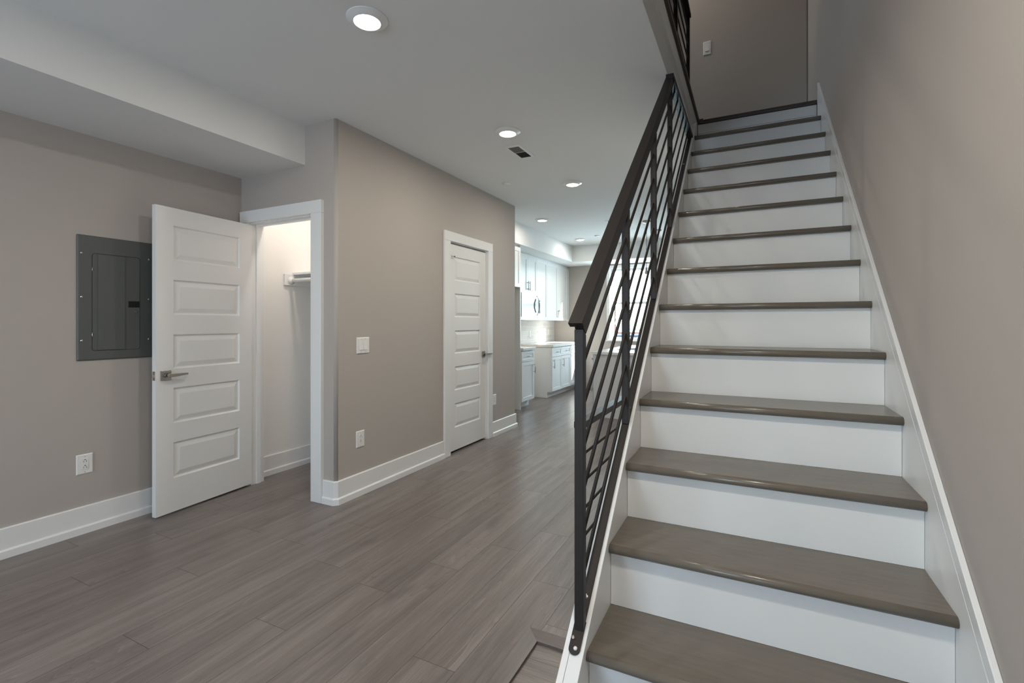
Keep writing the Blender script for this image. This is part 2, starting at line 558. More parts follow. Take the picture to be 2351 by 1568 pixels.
# white painted closet lining
mb = MB()
YCB = 3.36
mb.box(XL + 0.0005, XL + 0.004, YC + T, YCB, 0, CEIL - 0.02)
mb.box(XL + 0.004, XP - T, YCB, YCB + 0.06, 0, CEIL - 0.02)
mb.box(XP - T - 0.004, XP - T - 0.0005, YC + T, YCB, 0, CEIL - 0.02)
mb.box(XL + 0.004, J1L - 0.02, YC + T + 0.0005, YC + T + 0.004, 0, CEIL - 0.02)
mb.box(J1R + 0.02, XP - T - 0.004, YC + T + 0.0005, YC + T + 0.004, 0, CEIL - 0.02)
struct(mb.build('wall_closet', M['closetwall']))

# ------------------------------------------------------------------ ceilings, soffits, upper floor slab
mb = MB()
mb.prism([(XL, YB), (XR, YB), (XR, YO), (XO, YO), (XO, YT), (XR, YT), (XR, YF), (XL, YF)], 'Z', CEIL, UF - 0.02)
struct(mb.build('ceiling', M['ceil']))
XB = -2.945
mb = MB()
mb.box(XL, XB, YB, YC, SOF, CEIL)
struct(mb.build('ceiling_soffit', M['ceil']))
mb = MB()
XK, YK = -3.03, 8.62
mb.prism([(XL, YP2), (XK, YP2), (XK, YK), (XR, YK), (XR, YF), (XL, YF)], 'Z', 2.44, CEIL)
struct(mb.build('ceiling_soffit', M['ceil']))
# upstairs
mb = MB()
mb.prism([(XL, YB), (XR, YB), (XR, YO), (XO, YO), (XO, YT), (XR, YT), (XR, YF), (XL, YF)], 'Z', UF - 0.02, UF - 0.001)
struct(mb.build('floor_upper', M['nosewood']))
mb = MB()
mb.box(XL, XR, YB, YF, UC, UC + 0.1)
struct(mb.build('ceiling_upper', M['ceil']))
mb = MB()
mb.box(-0.585, XR, YT, YT + 0.115, UF, UC)
wt = struct(mb.build('wall_landing', M['wall'], bevel=0.015, seg=3))
mb = MB()
mb.box(-0.90, -0.52, 6.25, 6.365, UF, UC)
struct(mb.build('wall_upper', M['wall']))
mb = MB()
mb.box(XO, XR, YO - 0.115, YO, UF, UC)
struct(mb.build('wall_stairwell', M['wall']))
# landing slab in front of the landing wall
mb = MB()
YTOP = 1.251 + 0.229 * 13                      # landing nosing
mb.box(XO + 0.001, XR, YTOP + 0.0485, YT, CEIL + 0.02, UF - 0.001)
struct(mb.build('floor_landing', M['nosewood']))
# fascia moulding and nosing of the upper floor edge
mb = MB()
mb.prism([(XO, 2.90), (XO + 0.018, 2.902), (XO + 0.036, 2.925), (XO + 0.039, 2.934), (XO, 2.934)], 'Y', YO, YTOP)
struct(mb.build('trim_3', M['white']), 'painted moulding under the upper floor edge')
mb = MB()
mb.box(XO - 0.06, XO + 0.0565, YO, YTOP + 0.02, 2.9345, UF + 0.004, 0.004)
struct(mb.build('trim_4', M['nosewood']), 'dark wood nosing along the upper floor edge beside the stairwell')

# ------------------------------------------------------------------ baseboards (profile swept along a plan path)
PROF = [(0.0, 0.165), (0.010, 0.165), (0.014, 0.160), (0.014, 0.048), (0.020, 0.047), (0.026, 0.040), (0.027, 0.0), (0.0, 0.0)]
def baseboard(name, path, m=None, z=0.0, closed=False):
    """path: plan points on the wall face, the room lies to the right of the direction of travel"""
    bm = bmesh.new()
    n = len(path)
    P = [Vector((p[0], p[1])) for p in path]
    nor = []
    for i in range(n):
        ns = []
        if i > 0:
            d = (P[i] - P[i - 1]).normalized(); ns.append(Vector((d.y, -d.x)))
        if i < n - 1:
            d = (P[i + 1] - P[i]).normalized(); ns.append(Vector((d.y, -d.x)))
        if len(ns) == 2:
            s_ = (ns[0] + ns[1]).normalized()
            s_ = s_ / s_.dot(ns[0])
        else:
            s_ = ns[0]
        nor.append(s_)
    rings = [[bm.verts.new((P[i].x + nor[i].x * (o + 0.0005), P[i].y + nor[i].y * (o + 0.0005), z + h)) for o, h in PROF] for i in range(n)]
    for A, B in zip(rings, rings[1:]):
        for k in range(len(PROF)):
            k2 = (k + 1) % len(PROF)
            bm.faces.new([A[k], A[k2], B[k2], B[k]])
    bm.faces.new(rings[0]); bm.faces.new(rings[-1][::-1])
    bmesh.ops.recalc_face_normals(bm, faces=bm.faces)
    me = bpy.data.meshes.new(name)
    bm.to_mesh(me); bm.free()
    me.materials.append(m or M['white'])
    o = bpy.data.objects.new(name, me)
    COL.objects.link(o)
    return struct(o)

baseboard('baseboard_left', [(XL, YB), (XL, YC)])
baseboard('baseboard_partition', [(-2.748, YC), (XP - 0.014, YC), (XP, YC + 0.014), (XP, 3.798)])
baseboard('baseboard_hall', [(XP, 4.752), (XP, YP2), (XP - 0.10, YP2)])
baseboard('baseboard_closet', [(XL + 0.004, YC + T + 0.02), (XL + 0.004, YCB), (XP - T - 0.01, YCB)])
baseboard('baseboard_landing', [(-0.58, YT), (XR, YT)], z=UF)

# ------------------------------------------------------------------ door casings and jambs
def casing(name, axis, face, a0, a1, top, wd, th, out, jamb_back, label, wl=None, wr=None):
    """flat casing around an opening a0..a1 (finished jamb faces) on a wall face; 'out' = +1/-1 direction of the room"""
    wl = wl or wd; wr = wr or wd
    rv = 0.006
    root = bpy.data.objects.new(name, None)
    COL.objects.link(root)
    struct(root, label)
    def bx(mb, a, b, t, u, z, zz):
        lo, hi = min(t, u), max(t, u)
        if axis == 'Y': mb.box(a, b, lo, hi, z, zz)
        else: mb.box(lo, hi, a, b, z, zz)
    f0 = face + out * 0.0004
    f1 = face + out * th
    mb = MB(); bx(mb, a0 - rv - wl, a0 - rv, f0, f1, 0, top + rv); mb.build('side_casing', M['white'], root, 0.002)
    mb = MB(); bx(mb, a1 + rv, a1 + rv + wr, f0, f1, 0, top + rv); mb.build('side_casing', M['white'], root, 0.002)
    mb = MB(); bx(mb, a0 - rv - wl, a1 + rv + wr, f0, f1, top + rv + 0.0005, top + rv + wd); mb.build('head_casing', M['white'], root, 0.002)
    jt = 0.018
    g0, g1 = face, face + out * -jamb_back
    mb = MB()
    bx(mb, a0 - jt, a0, g0, g1, 0, top + jt); bx(mb, a1, a1 + jt, g0, g1, 0, top + jt); bx(mb, a0, a1, g0, g1, top, top + jt)
    # stop
    s0, s1 = face - out * 0.045, face - out * 0.08
    bx(mb, a0, a0 + 0.011, s0, s1, 0, top); bx(mb, a1 - 0.011, a1, s0, s1, 0, top); bx(mb, a0 + 0.011, a1 - 0.011, s0, s1, top - 0.011, top)
    mb.build('jamb', M['white'], root)
    return root
casing('trim_5', 'Y', YC, J1L + 0.018, J1R - 0.018 + 0.006, JT - 0.018, 0.092, 0.030, -1, T, 'white casing around the open closet doorway', wl=0.088, wr=0.104)
casing('trim_6', 'X', XP, D2A + 0.006, D2B - 0.006, JT - 0.012, 0.092, 0.022, +1, T, 'white casing around the closed door in the hall', wl=0.098, wr=0.098)

# ------------------------------------------------------------------ five-panel door leaf
PANZ = [(0.221, 0.471), (0.592, 0.838), (0.959, 1.198), (1.324, 1.568), (1.688, 1.933)]
def panel_faces(bm, x0, x1, z0, z1, y, d):
    """moulded panel; d = +1 when the face looks to +y"""
    rings = [(0, 0), (0.004, 0.0), (0.012, -0.010), (0.018, -0.011), (0.046, -0.0025), (0.050, -0.002)]
    vs = []
    for ins, dep in rings:
        yy = y + d * dep
        vs.append([bm.verts.new((x, yy, z)) for x, z in ((x0 + ins, z0 + ins), (x1 - ins, z0 + ins), (x1 - ins, z1 - ins), (x0 + ins, z1 - ins))])
    for A, B in zip(vs, vs[1:]):
        for k in range(4):
            bm.faces.new([A[k], A[(k + 1) % 4], B[(k + 1) % 4], B[k]])
    bm.faces.new(vs[-1])

def leaf_mesh(w, h, th, sl, sr, panz, ring=panel_faces):
    bm = bmesh.new()
    X = [0, sl, w - sr, w]
    Z = [0] + [z for p in panz for z in p] + [h]
    for y, d in ((0, 1), (-th, -1)):
        for i in range(3):
            for j in range(len(Z) - 1):
                if i == 1 and j % 2 == 1:
                    ring(bm, X[1], X[2], Z[j], Z[j + 1], y, d)
                else:
                    bm.faces.new([bm.verts.new(q) for q in ((X[i], y, Z[j]), (X[i + 1], y, Z[j]), (X[i + 1], y, Z[j + 1]), (X[i], y, Z[j + 1]))])
    for (a, b) in (((0, 0), (w, 0)), ((w, 0), (w, h)), ((w, h), (0, h)), ((0, h), (0, 0))):
        bm.faces.new([bm.verts.new(q) for q in ((a[0], 0, a[1]), (b[0], 0, b[1]), (b[0], -th, b[1]), (a[0], -th, a[1]))])
    bmesh.ops.remove_doubles(bm, verts=bm.verts, dist=1e-5)
    bmesh.ops.recalc_face_normals(bm, faces=bm.faces)
    m = MB()
    m.bm.free()
    m.bm = bm
    return m

def lever(parent, x, z, y, d, toward, name='door_handle'):
    """square rose + lever; d side of the leaf, toward = +-1 lever direction along x"""
    rose = MB()
    yy = sorted((y, y + d * 0.009))
    rose.box(x - 0.033, x + 0.033, yy[0], yy[1], z - 0.033, z + 0.033, 0.0025)
    h = rose.build(name, M['nickel'], parent)
    nk = MB()
    nk.tube([(x, y + d * 0.009, z), (x, y + d * 0.020, z)], 0.0155, 20)
    nk.tube([(x, y + d * 0.020, z), (x, y + d * 0.052, z)], 0.011, 20)
    nk.build('neck', M['nickel'], h)
    lv = MB()
    y0, y1 = sorted((y + d * 0.044, y + d * 0.056))
    prof = [(x - toward * 0.014, z - 0.011), (x - toward * 0.010, z + 0.012), (x + toward * 0.02, z + 0.012), (x + toward * 0.115, z + 0.009), (x + toward * 0.117, z - 0.003), (x + toward * 0.03, z - 0.010)]
    lv.prism(prof, 'Y', y0, y1)
    lv.build('lever', M['nickel'], h, 0.0015)
    return h

# closet door: open, leaf nearly parallel to the left wall
LW, LH, LT = 0.722, 2.048, 0.035
HX, HY = -3.545, 2.479
TH = radians(5.3)
d1 = bpy.data.objects.new('door_1', None)
COL.objects.link(d1)
# local +x runs from the hinge to the free edge, local +y = visible face (+X world)
d1.location = (HX, HY, 0.016)
d1.rotation_euler = (0, 0, -pi / 2 + TH)
struct(d1, 'open white five-panel closet door standing ajar against the left wall')
leaf_mesh(LW, LH, LT, 0.104, 0.110, PANZ).build('leaf', M['white'], d1)
lever(d1, LW - 0.062, 0.925, 0.0, 1, -1)
lever(d1, LW - 0.062, 0.925, -LT, -1, -1)
mb = MB(); mb.box(LW, LW + 0.0015, -LT + 0.006, -0.006, 0.925 - 0.03, 0.925 + 0.03, 0.0007)
lp = mb.build('latch_plate', M['nickel'], d1)
mb = MB(); mb.prism([(LW + 0.0015, -0.023), (LW + 0.0125, -0.020), (LW + 0.0125, -0.016), (LW + 0.0015, -0.011)], 'Z', 0.925 - 0.009, 0.925 + 0.009); mb.build('latch_bolt', M['chrome'], lp, 0.001)
for hz in (0.28, 1.06, 1.855):
    mb = MB(); mb.box(-0.0018, -0.0002, -LT + 0.004, -0.001, hz - 0.045, hz + 0.045, 0.0005)
    mb.tube([(-0.004, -LT - 0.003, hz - 0.045), (-0.004, -LT - 0.003, hz + 0.045)], 0.006, 12)
    mb.build('hinge', M['nickel'], d1)

# hall door: closed, hinges on the left
d2 = bpy.data.objects.new('door_2', None)
COL.objects.link(d2)
# local x -> world +Y, visible face (local -y is behind). leaf face looks to +X: rotate so local +y -> +X, local +x -> -Y
d2.location = (XP - 0.013, D2B - 0.010, 0.020)
d2.rotation_euler = (0, 0, -pi / 2)
struct(d2, 'closed white five-panel door in the hall wall')
LW2 = (D2B - 0.010) - (D2A + 0.010)
leaf_mesh(LW2, 2.048, LT, 0.110, 0.110, PANZ).build('leaf', M['white'], d2)
lever(d2, 0.052, 0.925, 0.0, 1, -1)
for hz in (0.262, 1.03, 1.87):
    mb = MB(); mb.tube([(LW2 + 0.0035, 0.005, hz - 0.045), (LW2 + 0.0035, 0.005, hz + 0.045)], 0.006, 12)
    mb.build('hinge', M['nickel'], d2)
# hinge-pin door stop on the top hinge
mb = MB()
mb.tube([(LW2 + 0.0035, 0.005, 1.918), (LW2 + 0.0035, 0.005, 1.93)], 0.009, 12)
mb.tube([(LW2 + 0.02, 0.014, 1.925), (LW2 - 0.075, 0.020, 1.925)], 0.0035, 10)
mb.tube([(LW2 - 0.075, 0.020, 1.925), (LW2 - 0.088, 0.020, 1.925)], 0.008, 12)
mb.build('door_stop', M['nickel'], d2)

# ------------------------------------------------------------------ closet rod, shelf, cleat
mb = MB()
mb.box(XL + 0.0045, XL + 0.024, 2.865, YCB - 0.0005, 1.620, 1.718, 0.001)
tag(mb.build('shelf_cleat', M['white']), 'white cleat board on the closet side wall under the shelf', 'cleat')
mb = MB()
mb.box(XL + 0.005, XP - T - 0.006, 2.952, YCB - 0.0005, 1.7185, 1.737, 0.001)
tag(mb.build('closet_shelf', M['white']), 'white closet shelf above the hanging rod', 'shelf')
rod = thing('closet_rod', 'white hanging rod inside the open closet', 'closet rod', (XL + 0.0245, 2.93, 1.664))
mb = MB(); mb.tube([(0.008, 0, 0), (XP - T - 0.006 - XL - 0.0245, 0, 0)], 0.0165, 20); mb.build('pole', M['white'], rod)
mb = MB(); mb.lathe([(0.036, 0.0), (0.036, 0.004), (0.024, 0.012), (0.022, 0.022), (0.017, 0.022)], (0, 0, 0), 28, 'X'); mb.build('socket', M['white'], rod)

# ------------------------------------------------------------------ electrical panel
ep = thing('electrical_panel', 'grey steel breaker panel on the left wall beside the open door', 'electrical panel', (XL, 0, 0))
PY0, PY1, PZ0, PZ1 = 1.425, 1.838, 1.057, 1.830
mb = MB()
bm = mb.bm
def rrect(y0, y1, z0, z1, r, x, n=5):
    pts = []
    for cy, cz, a in ((y1 - r, z1 - r, 0), (y0 + r, z1 - r, 90), (y0 + r, z0 + r, 180), (y1 - r, z0 + r, 270)):
        for k in range(n + 1):
            t = radians(a + 90 * k / n)
            pts.append((x, cy + r * cos(t), cz + r * sin(t)))
    return pts
def loops(bm, ls, smooth=False):
    V = [[bm.verts.new(p) for p in l] for l in ls]
    for A, B in zip(V, V[1:]):
        n = len(A)
        for k in range(n):
            bm.faces.new([A[k], A[(k + 1) % n], B[(k + 1) % n], B[k]]).smooth = smooth
    return V
DY0, DY1, DZ0, DZ1 = 1.500, 1.757, 1.117, 1.720
V = loops(bm, [rrect(PY0, PY1, PZ0, PZ1, 0.004, 0.0005), rrect(PY0, PY1, PZ0, PZ1, 0.004, 0.007), rrect(PY0 + 0.006, PY1 - 0.006, PZ0 + 0.006, PZ1 - 0.006, 0.004, 0.012),
               rrect(DY0 - 0.003, DY1 + 0.003, DZ0 - 0.003, DZ1 + 0.003, 0.015, 0.012), rrect(DY0 - 0.002, DY1 + 0.002, DZ0 - 0.002, DZ1 + 0.002, 0.015, 0.006)])
bm.faces.new(V[-1])
mb.build('frame', M['panel'], ep)
mb = MB()
V = loops(mb.bm, [rrect(DY0, DY1, DZ0, DZ1, 0.013, 0.007), rrect(DY0, DY1, DZ0, DZ1, 0.013, 0.0125)])
mb.bm.faces.new(V[-1])
pdoor = mb.build('door', M['panel'], ep)
mb = MB(); mb.box(0.0126, 0.0165, 1.527, 1.672, DZ0 + 0.002, DZ1 - 0.003, 0.0012); mb.build('raised_field', M['panel'], pdoor)
mb = MB()
mb.box(0.0126, 0.0150, 1.692, 1.755, 1.391, 1.432, 0.001)
lat = mb.build('latch', M['black'], pdoor)
mb = MB(); mb.box(0.0150, 0.0175, 1.723, 1.752, 1.395, 1.428, 0.001); mb.build('slider', M['black'], lat)
mb = MB(); mb.lathe([(0.0, 0.0126), (0.010, 0.0126), (0.010, 0.0140), (0.007, 0.0142), (0.0, 0.0142)], (0, 1.735, 1.362), 24, 'X'); mb.build('knockout', M['panel'], pdoor)
for z in (1.214, 1.621):
    mb = MB(); mb.tube([(0.0135, DY0 - 0.001, z - 0.014), (0.0135, DY0 - 0.001, z + 0.014)], 0.0028, 10); mb.build('hinge', M['chrome'], pdoor)
for y in (1.446, 1.812):
    for z in (1.180, 1.448, 1.718):
        mb = MB(); mb.lathe([(0.0, 0.0120), (0.0075, 0.0120), (0.0065, 0.0150), (0.003, 0.0168), (0.0, 0.0170)], (0, y, z), 16, 'X')
        mb.build('screw', M['chrome'], ep)

# ------------------------------------------------------------------ wall plates: built facing local +y, x across, z up
def outlet(loc, rz, label, w=0.084, h=0.122):
    t = thing('power_outlet', label, 'outlet', loc, rz, None)
    mb = MB()
    a, b = w / 2, h / 2
    q = lambda i, y: [(-a + i, y, -b + i), (a - i, y, -b + i), (a - i, y, b - i), (-a + i, y, b - i)]
    V = loops(mb.bm, [q(0, 0.0003), q(0, 0.003), q(0.005, 0.0062)])
    mb.bm.faces.new(V[-1])
    pl = mb.build('wall_plate', M['plastic'], t)
    mb = MB(); mb.box(-0.0168, 0.0168, 0.0063, 0.0085, -0.0335, 0.0335, 0.001); rc = mb.build('receptacle', M['plastic'], t)
    for s in (-1, 1):
        c = s * 0.0185
        mb = MB()
        mb.box(-0.0082, -0.0060, 0.0086, 0.0089, c - 0.006, c + 0.003)
        mb.box(0.0060, 0.0082, 0.0086, 0.0089, c - 0.006, c + 0.003)
        mb.lathe([(0.0, 0.0086), (0.0030, 0.0086), (0.0030, 0.0089), (0.0, 0.0089)], (0, 0, c + 0.0095), 12, 'Y')
        mb.build('slot', M['dark'], rc)
    for s in (-1, 1):
        mb = MB(); mb.lathe([(0.0, 0.0063), (0.0028, 0.0063), (0.0024, 0.0071), (0.0, 0.0073)], (0, 0, s * 0.0475), 12, 'Y'); mb.build('screw', M['chrome'], pl)
    return t

def switch(loc, rz, label, gang=1, w=0.084, h=0.122):
    t = thing('light_switch', label, 'light switch', loc, rz, None)
    mb = MB()
    a, b = w / 2, h / 2
    q = lambda i, y: [(-a + i, y, -b + i), (a - i, y, -b + i), (a - i, y, b - i), (-a + i, y, b - i)]
    V = loops(mb.bm, [q(0, 0.0003), q(0, 0.003), q(0.005, 0.0062)])
    mb.bm.faces.new(V[-1])
    pl = mb.build('wall_plate', M['plastic'], t)
    for g in range(gang):
        c = (g - (gang - 1) / 2) * 0.046
        mb = MB()
        mb.prism([(0.0063, -0.033), (0.0115, -0.032), (0.0080, 0.0), (0.0068, 0.033), (0.0063, 0.033)], 'X', c - 0.0165, c + 0.0165)
        mb.build('rocker', M['plastic'], t, 0.0008)
        for s in (-1, 1):
            mb = MB(); mb.lathe([(0.0, 0.0063), (0.0028, 0.0063), (0.0024, 0.0071), (0.0, 0.0073)], (c, 0, s * 0.0475), 12, 'Y'); mb.build('screw', M['chrome'], pl)
    return t

EAST = -pi / 2      # facing +X
outlet((XL, 1.465, 0.421), EAST, 'white duplex outlet low on the left wall under the breaker panel')
outlet((XP, 2.715, 0.418), EAST, 'white duplex outlet low on the greige wall below the double switch')
outlet((XP, 4.815, 0.412), EAST, 'white duplex outlet just right of the closed hall door')
switch((XP, 2.744, 1.119), EAST, 'white double rocker switch on the greige wall near the closet corner', 2, 0.130)
switch((-0.390, YT, 3.975), pi, 'white single rocker switch on the wall above the top landing', 1, 0.072, 0.130)

# ------------------------------------------------------------------ staircase
RUN, RISE, Y0, Z0 = 0.229, 0.19685, 1.251, 0.3937
SL = RISE / RUN
XS0, XS1 = -0.4015, 0.4375
st = thing('staircase', 'straight staircase with grey painted treads and white risers along the right wall', 'staircase', (0, 0, 0))
TT = 0.028
def tread(i):
    y, z = Y0 + RUN * i, Z0 + RISE * i
    bm = MB()
    pts = []
    for k in range(9):
        a = radians(90 + 180 * k / 8)
        pts.append((y + TT / 2 + TT / 2 * cos(a), z - TT / 2 + TT / 2 * sin(a)))
    pts += [(y + RUN + 0.027, z - TT), (y + RUN + 0.027, z)]
    bm.prism(pts, 'X', XS0, XS1)
    o = bm.build('tread', M['tread'], st)
    for f in o.data.polygons:
        f.use_smooth = abs(f.normal.x) < 0.1 and abs(f.normal.z) < 0.99
    e = MB()
    e.box(XS0 - 0.0005, XS0 + 0.0008, y + 0.004, y + 0.016, z - TT + 0.004, z - 0.002)
    return o
for i in range(-1, 13):
    tread(i)
for i in range(-1, 14):
    y, z = Y0 + RUN * i + 0.028, Z0 + RISE * i
    zb = z - RISE if i > -1 else -0.014
    mb = MB()
    zt = z - TT - 0.0004 if i < 13 else z - 0.0215
    if i < 13:
        mb.box(XS0 + 0.0004, XS1 - 0.0004, y, y + 0.018, zb + 0.0004, zt)
    else:
        mb.box(XS0 + 0.0004, XS1 - 0.0004, y, y + 0.018, zb + 0.0004, zb + 0.098)
        mb.box(XS0 + 0.0004, XS1 - 0.0004, y - 0.002, y + 0.018, zb + 0.100, zt)
    mb.build('riser', M['riser'], st)
# landing nosing
mb = MB()
mb.box(XO + 0.057, XS1, YTOP, YTOP + 0.10, UF - 0.021, UF + 0.004, 0.004)
mb.box(XO + 0.057, XO + 0.085, YTOP - 0.028, YTOP, UF - 0.018, UF + 0.004, 0.003)
mb.build('landing_nosing', M['nosewood'], st)
# skirt boards: pitch lines z = k + SL*y
def skirt(name, x0, x1, ktop, kbot, ya, yb, m, zmin=None, zmax=None, bev=0.0015):
    top = lambda y: ktop + SL * y
    if kbot is None:
        pts = [(ya, zmin), (ya, top(ya))]
        if zmax is not None and top(yb) > zmax:
            yy = (zmax - ktop) / SL
            pts += [(yy, zmax), (yb, zmax), (yb, zmin)]
        else:
            pts += [(yb, top(yb)), (yb, zmin)]
    else:
        bot = lambda y: kbot + SL * y
        yl = max(ya, (zmin - kbot) / SL) if zmin is not None else ya
        pts = [(ya, top(ya)), (yb, top(yb)), (yb, bot(yb)), (yl, bot(yl))]
        if zmin is not None and yl > ya:
            pts += [(ya, zmin)]
    mb = MB()
    mb.prism(pts, 'X', x0, x1)
    return mb.build(name, m, st, bev)
skirt('skirt_board', -0.4398, XS0 - 0.0006, -0.657, -1.15, 0.82, YTOP - 0.002, M['white'], zmin=-0.0145)
skirt('outer_stringer', -0.4590, -0.4412, -0.659, None, 0.82, YT, M['white'], zmin=0.0, zmax=CEIL - 0.0005)
skirt('skirt_board', XS1 + 0.0004, XR - 0.0004, -0.600, -1.15, 0.82, 4.228, M['white'], zmin=-0.0145)
skirt('skirt_cap', XS1 + 0.0002, XR - 0.0004, -0.550, -0.597, 0.82, 4.228, M['white'], bev=0.002)

# ------------------------------------------------------------------ stair railing
rl = thing('stair_railing', 'dark bronze steel railing with sloping rods on the open side of the stairs', 'railing', (0, 0, 0))
XA, XC = -0.4400, -0.4140                      # frame tube
PL = lambda k, y: k + SL * y                   # pitch line height
def slant(mb, x0, x1, klo, khi, ya, yb):
    mb.prism([(ya, PL(klo, ya)), (ya, PL(khi, ya)), (yb, PL(khi, yb)), (yb, PL(klo, yb))], 'X', x0, x1)
ZT = 2.712
KCT, KCB, KFB = 0.213, 0.186, 0.146
# cap rail with cut ends, frame tube under it
mb = MB()
ye0 = (ZT + 0.026 - KCT) / SL
ye1 = (ZT + 0.026 - KCB) / SL
mb.prism([(1.250, PL(KCT, 1.250)), (ye0, ZT + 0.026), (ye1, ZT + 0.026), (1.268, PL(KCB, 1.268) + 0.001)], 'X', -0.4535, -0.4120)
mb.build('handrail', M['rail'], rl, 0.0015)
mb = MB()
mb.prism([(1.2670, PL(KCB - 0.0005, 1.267)), ((ZT - KCB) / SL, ZT - 0.0005), ((ZT - KFB) / SL, ZT), (1.293, PL(KFB, 1.293))], 'X', XA, XC)
mb.build('top_rail', M['rail'], rl, 0.0015)
# posts
PYs = (1.2665, 1.806, 2.383, 2.90)
for i, y in enumerate(PYs):
    mb = MB()
    ztop = PL(KFB, y) if i else PL(KCB, y) - 0.004
    zb = PL(-0.648, y) - (0.012 if i == 0 else 0.0)
    pts = [(y, zb + 0.004), (y, PL(KFB - 0.002, y) if i else ztop), (y + 0.026, PL(KFB - 0.002, y + 0.026)), (y + 0.026, PL(-0.648, y + 0.026))]
    if i == 3:
        pts = [(y, PL(-0.648, y)), (y, PL(KFB - 0.002, y)), (y + 0.026, min(ZT, PL(KFB - 0.002, y + 0.026))), (y + 0.026, PL(-0.648, y + 0.026))]
    mb.prism(pts, 'X', XA, XC)
    mb.build('post', M['rail'], rl, 0.0015)
# six sloping rods
for j in range(6):
    k = 0.0535 - 0.1197 * j
    y1 = (ZT - k) / SL
    mb = MB()
    mb.tube([(-0.427, 1.28, PL(k, 1.28)), (-0.427, y1, ZT)], 0.0058, 10)
    mb.build('rod', M['rail'], rl)
# bottom flat bar on the stringer, horizontal bar under the floor edge
mb = MB()
slant(mb, -0.4405, -0.4145, -0.6566, -0.6484, 1.285, (ZT + 0.648) / SL)
bb = mb.build('bottom_rail', M['rail'], rl, 0.001)
for y in (1.335, 1.87, 2.45, 2.99, 3.55):
    mb = MB(); c = Vector((-0.4275, y, PL(-0.6484, y)))
    nrm = Vector((0, -SL, 1)).normalized()
    mb.tube([c, c + nrm * 0.0015, c + nrm * 0.0025], [0.0075, 0.007, 0.003], 14)
    mb.build('screw', M['nickel'], bb)
mb = MB()
mb.box(-0.4490, -0.4060, (ZT - KCT) / SL, (ZT + 0.657) / SL + 0.03, ZT, CEIL - 0.0006)
mb.build('ceiling_bar', M['rail'], rl, 0.001)
mb = MB()
ylo = 1.205
pts = []
# rounded foot plate lying on the stringer
F = MB()
for side in (0.0, 0.006):
    pass
u = Vector((0, 1, SL)).normalized(); nrm = Vector((0, -SL, 1)).normalized()
base = Vector((-0.4285, 1.275, PL(-0.6566, 1.275)))
out = []
for k in range(0, 9):
    a = radians(180 + 180 * k / 8)
    out.append((0.016 * cos(a), -0.052 + 0.014 * sin(a)))
out += [(0.016, 0.02), (-0.016, 0.02)]
lo = [F.bm.verts.new(base + Vector((x, 0, 0)) + u * l) for x, l in out]
hi = [F.bm.verts.new(base + Vector((x, 0, 0)) + u * l + nrm * 0.005) for x, l in out]
F.bm.faces.new(lo[::-1]); F.bm.faces.new(hi)
for k in range(len(out)):
    k2 = (k + 1) % len(out)
    F.bm.faces.new([lo[k], lo[k2], hi[k2], hi[k]])
fp = F.build('foot_plate', M['rail'], rl, 0.0008)
for (dx, l, r, mm) in ((-0.009, -0.026, 0.006, 'nickel'), (0.003, -0.050, 0.0055, 'white')):
    mb = MB(); c = base + Vector((dx, 0, 0)) + u * l + nrm * 0.005
    mb.tube([c, c + nrm * 0.002, c + nrm * 0.004], [r, r * 0.95, r * 0.4], 14)
    mb.build('screw', M[mm], fp)

# ------------------------------------------------------------------ level guard railings
def guard(name, label, x, y0, y1, zf, ztop, posts, rods, capw=0.045):
    g = thing(name, label, 'railing', (x, y0, zf))
    H = ztop - zf
    L = y1 - y0
    mb = MB(); mb.box(-capw / 2, capw / 2, -0.005, L + 0.005, H - 0.028, H, 0.002); mb.build('top_rail', M['rail'], g)
    for p in posts:
        mb = MB(); mb.box(-0.013, 0.013, p, p + 0.026, 0.0005, H - 0.0285, 0.001); mb.build('post', M['rail'], g)
    for k in range(rods):
        z = H - 0.15 - 0.1197 * k
        mb = MB(); mb.tube([(0, 0.01, z), (0, L - 0.01, z)], 0.0058, 10); mb.build('rod', M['rail'], g)
    return g
guard('guard_railing', 'low level dark steel guard rail on the floor behind the stair railing', -0.6535, 1.945, 3.70, 0.0, 0.870, (0, 0.86, 1.729), 6)
guard('landing_railing', 'dark steel guard rail along the upper floor edge over the stairs', -0.475, 1.30, 4.245, UF + 0.0045, 3.864, (0, 0.72, 1.46, 2.19, 2.919), 6)

# ------------------------------------------------------------------ recessed ceiling lights
def can_light(loc, label, watts=CAN_W, color=CAN_COL):
    t = thing('recessed_light', label, 'ceiling light', loc, 0, None)
    mb = MB()
    mb.lathe([(0.0965, -0.0005), (0.0965, -0.004), (0.0935, -0.0055), (0.070, -0.016), (0.0635, -0.020), (0.0625, -0.0195), (0.0625, -0.012), (0.001, -0.012)], n=48)
    mb.build('trim_ring', M['white'], t)
    mb = MB()
    mb.lathe([(0.0, -0.0125), (0.062, -0.0125), (0.062, -0.0185), (0.040, -0.0205), (0.0, -0.021)], n=40)
    mb.build('diffuser', M['lens'], t)
    l = add_light('lamp_glow', 'AREA', (0, 0, -0.024), watts, color, t, shape='DISK', size=0.12)
    l.data.spread = radians(180)
    return t
for xy, lab in (((-1.642, 1.739), 'round recessed ceiling light nearest the camera at the top of the photo'),
                ((-1.657, 3.243), 'round recessed ceiling light beside the ceiling air vent'),
                ((-1.665, 4.741), 'round recessed ceiling light left of the railing near the small round cover'),
                ((-2.630, 6.211), 'round recessed ceiling light just past the greige wall corner in the kitchen'),
                ((-2.655, 7.952), 'round recessed ceiling light farthest back in the kitchen')):
    can_light((xy[0], xy[1], CEIL), lab, KITCHEN_CAN_W if xy[1] > 6 else CAN_W)
can_light((-1.650, 0.239, CEIL), 'round recessed ceiling light behind the camera over the living area', BACK_CAN_W)
